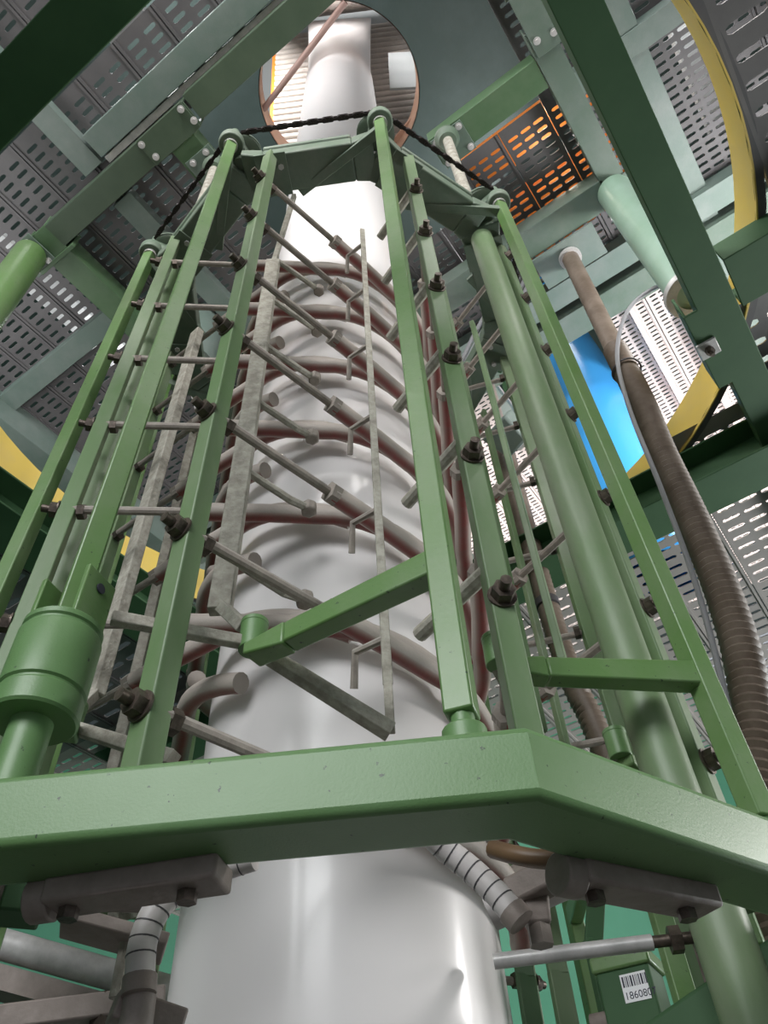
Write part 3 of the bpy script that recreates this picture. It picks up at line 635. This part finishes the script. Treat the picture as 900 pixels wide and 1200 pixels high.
obj('bracket_lug', MB().bar(T(.205, 1.33, .535), T(.205, 1.33, .468), .05, .045, .04, .035), GRIME, t, og, bevel=.006); obj('lug_nut', MB().nut(T(.205, 1.33, .47), (0, 0, -1), .02, .03), GRIME, t, og)
t = thing('bracket_tee', 'pale dusty pipe tee above the hose bracket', 'pipe', T(.22, 1.42, .56)); obj('tee_body', MB().tube([T(.14, 1.44, .535), T(.27, 1.40, .575)], [.03, .04], 16), AIR, t, T(.22, 1.42, .56))
# lower stage seen under the ring at right: flat legs, tie rod, terminal box, dark arm
for (x, y, w, lab, m) in ((.305, 2.38, .05, 'flat green leg nearest the bubble under the ring at right', G_STUB), (.395, 2.37, .055, 'pale edged green leg second from the bubble under the ring at right', G_POST), (.462, 2.15, .045, 'dark green kinked leg behind the tie rod under the ring', G_DARK), (.60, 1.98, .05, 'green leg that the tie rod nut clamps at lower right', G_PAINT)):
    t = thing('support_leg', lab, 'leg', (x, y, 0)); kink = 'kinked' in lab
    mb = MB(); mb.box((0, 0, (EYE + .72) / 2), (w, .03, EYE + .72), .2)
    obj('leg_bar', mb, m, t, bevel=.003); mb = MB()
    mb.bar((0, 0, EYE + .71), (.06 if kink else 0, 0, EYE + .90), w, .03); obj('leg_head', mb, m, t, bevel=.003)
    obj('foot_plate', MB().box((0, 0, .008), (.12, .1, .016)), m, t)
t = thing('tie_rod', 'bare steel tie rod running from the bubble to the leg at lower right', 'rod', T(.2, 1.80, .575)); og = T(.2, 1.80, .575)
obj('rod_bar', MB().tube([T(.17, 1.80, .572), T(.50, 1.76, .576)], .0155, 14), STEEL, t, og); obj('rod_thread', MB().tube([T(.50, 1.76, .576), T(.60, 1.748, .577)], .012, 12), BOLT, t, og)
for x in (.535, .585): obj('nut', MB().nut(T(x, 1.757, .5765), (1, -.12, 0), .027, .024), BOLT, t, og)
t = thing('terminal_box', 'green terminal box with a white barcode sticker at lower right', 'box', T(.52, 2.10, .50)); t.rotation_euler.z = math.radians(-28)
obj('box_body', MB().box((0, 0, .05), (.13, .12, .14)), G_DARK, t, bevel=.006); obj('box_lid', MB().box((0, 0, .135), (.145, .135, .035)), G_PAINT, t, bevel=.006)
st = obj('sticker', MB().box((.022, -.0612, .075), (.062, .0015, .058)), PAPER, t)
obj('cable_gland', MB().tube([(-.065, -.02, .03), (-.11, -.02, .03)], .022, 12), GRIME, t)
bars = MB(); x = -.006
for k, w in enumerate((3, 1, 2, 1, 3, 2, 1, 1, 2, 3, 1, 2)):
    bars.box((x + w * .0009, -.0622, .088), (w * .0014, .0006, .022)); x += w * .0018 + .0018
obj('barcode', bars, INK, st)['kind'] = 'stuff'
fc = bpy.data.curves.new('sticker_text', 'FONT'); fc.body = '1860807'; fc.size = .0215; fc.extrude = .0003; fc.materials.append(INK)
tmp = bpy.data.objects.new('lettering', fc); C.objects.link(tmp); tm = bpy.data.meshes.new_from_object(tmp.evaluated_get(bpy.context.evaluated_depsgraph_get())); bpy.data.objects.remove(tmp)
to = bpy.data.objects.new('lettering', tm); link(to, st); to['kind'] = 'stuff'; to.location = (-.007, -.0622, .052); to.rotation_euler = (PI / 2, 0, 0)
t = thing('machine_arm', 'dark green machine arm sloping down left of the guide column at lower right', 'arm', T(.55, 1.9, .45)); obj('arm_body', MB().bar(T(.80, 1.74, .53), T(.38, 1.90, .36), .09, .10), G_DARK, t, T(.55, 1.9, .45), bevel=.01); obj('arm_clamp', MB().box(T(.655, 1.80, .555), (.09, .09, .12), .3), GRIME, t, T(.55, 1.9, .45), bevel=.01)
# lower left: silver pipe, grimy plates and arms
t = thing('silver_pipe', 'bright silver pipe crossing the lower left corner', 'pipe', T(-1.35, 2.68, 1.0)); obj('pipe_run', MB().tube([T(-1.75, 2.52, 1.08), T(-.70, 2.93, .865)], .046, 24), STEEL, t, T(-1.35, 2.68, 1.0)); obj('pipe_lower_bar', MB().bar(T(-1.75, 2.58, .985), T(-.70, 2.99, .77), .12, .07), GRIME, t, T(-1.35, 2.68, 1.0))  # a grimy bar runs just below the pipe
t = thing('slide_plate', 'grimy brown slide plate under the ring at lower left', 'plate', T(-.5, 1.41, .52)); og = T(-.5, 1.41, .52)
obj('plate_body', MB().bar(T(-.60, 1.38, .545), T(-.43, 1.44, .51), .10, .022), GRIME, t, og, bevel=.003); obj('plate_pin', MB().tube([T(-.49, 1.41, .52), T(-.49, 1.41, .43)], .012, 10), DUSTY, t, og)
t = thing('slide_rail', 'dark square rail just below the ring at lower left', 'rail', T(-.5, 1.25, .52)); obj('rail_bar', MB().bar(T(-.72, 1.17, .525), T(-.40, 1.30, .545), .05, .045), GRIME, t, T(-.5, 1.25, .52), bevel=.004); obj('rail_end', MB().box(T(-.60, 1.22, .517), (.06, .075, .06), .4), G_DARK, t, T(-.5, 1.25, .52), bevel=.004)
t = thing('lever_arm', 'dark steel lever arm in the lower left corner under the silver pipe', 'arm', T(-.6, 1.6, .45)); og = T(-.6, 1.6, .45)
obj('arm_bar', MB().bar(T(-.80, 1.52, .435), T(-.47, 1.62, .485), .06, .04), GRIME, t, og, bevel=.004); obj('arm_bar', MB().bar(T(-.60, 1.62, .40), T(-.46, 1.66, .44), .05, .04), GRIME, t, og, bevel=.004); obj('pivot_bolt', MB().nut(T(-.565, 1.585, .49), (0, 0, -1), .025, .06), BOLT, t, og)
t = thing('hose_socket', 'dark socket below the left air hose end', 'fitting', T(-.40, 1.25, .36)); obj('socket_body', MB().tube([T(-.40, 1.25, .385), T(-.40, 1.27, .22)], .024, 16), GRIME, t, T(-.40, 1.25, .36)); obj('socket_bracket', MB().bar(T(-.44, 1.26, .375), T(-.35, 1.31, .355), .05, .04), GRIME, t, T(-.40, 1.25, .36), bevel=.004)
# overhead clutter
t = thing('hanging_duct', 'dark round duct mouth with a pale rim seen between the left posts', 'duct', T(-1.40, 2.98, 5.2)); og = T(-1.40, 2.98, 5.2)
mb = MB(); mb.lathe([(.13, .66), (.13, .0), (.18, 0), (.18, .685)], 32, (-1.40, 2.98)); mb.v = [(x, y, z + EYE + 5.15) for x, y, z in mb.v]; obj('rim', mb, G_MID, t, og)
obj('throat', MB().cyl((-1.40, 2.98, EYE + 5.5), .13, .02, 24), HOSE, t, og)
for k, (a, b) in enumerate(((T(-1.60, 2.85, 5.2), T(-1.20, 3.05, 4.75)), (T(-1.52, 2.95, 5.45), T(-1.30, 3.1, 4.7)))): obj('stay_bar', MB().tube([a, b], .018, 10), STEEL, t, og)
t = thing('cable_bundle', 'bundle of grey cables clamped under the deck right of the bubble', 'cables', T(.85, 2.78, 5.1)); og = T(.85, 2.78, 5.1)
for d in (-.05, 0, .05, .09): obj('cable', MB().tube(spline([T(1.20 + d, 2.66, 5.68), T(.98 + d, 2.72, 5.30 - d), T(.80 + d, 2.78, 5.02), T(.60 + d, 2.84, 4.6 + d)]), .016, 8), GREYC, t, og)
obj('clamp_block', MB().bar(T(.90, 2.74, 5.35), T(1.04, 2.70, 5.08), .10, .08), GRIME, t, og, bevel=.005)
for (x, y, h) in ((.84, 2.80, 4.62), (.92, 2.86, 4.4)): obj('junction', MB().box(T(x, y, h), (.10, .08, .12), .4), G_DARK, t, og, bevel=.005)
t = thing('flood_lamp', 'grey box lamp housing behind the cage rods right of the bubble', 'lamp', T(.89, 3.28, 4.4)); og = T(.89, 3.28, 4.4)
obj('housing', MB().bar(T(.84, 3.22, 4.48), T(1.0, 3.34, 4.36), .26, .20, .2, .16), G_MID, t, og, bevel=.02); obj('lens', MB().box(T(1.02, 3.27, 4.37), (.03, .16, .12), .5), PAPER, t, og); obj('stem', MB().cyl(T(.90, 3.30, 4.50), .03, 1.33, 12), GRIME, t, og)
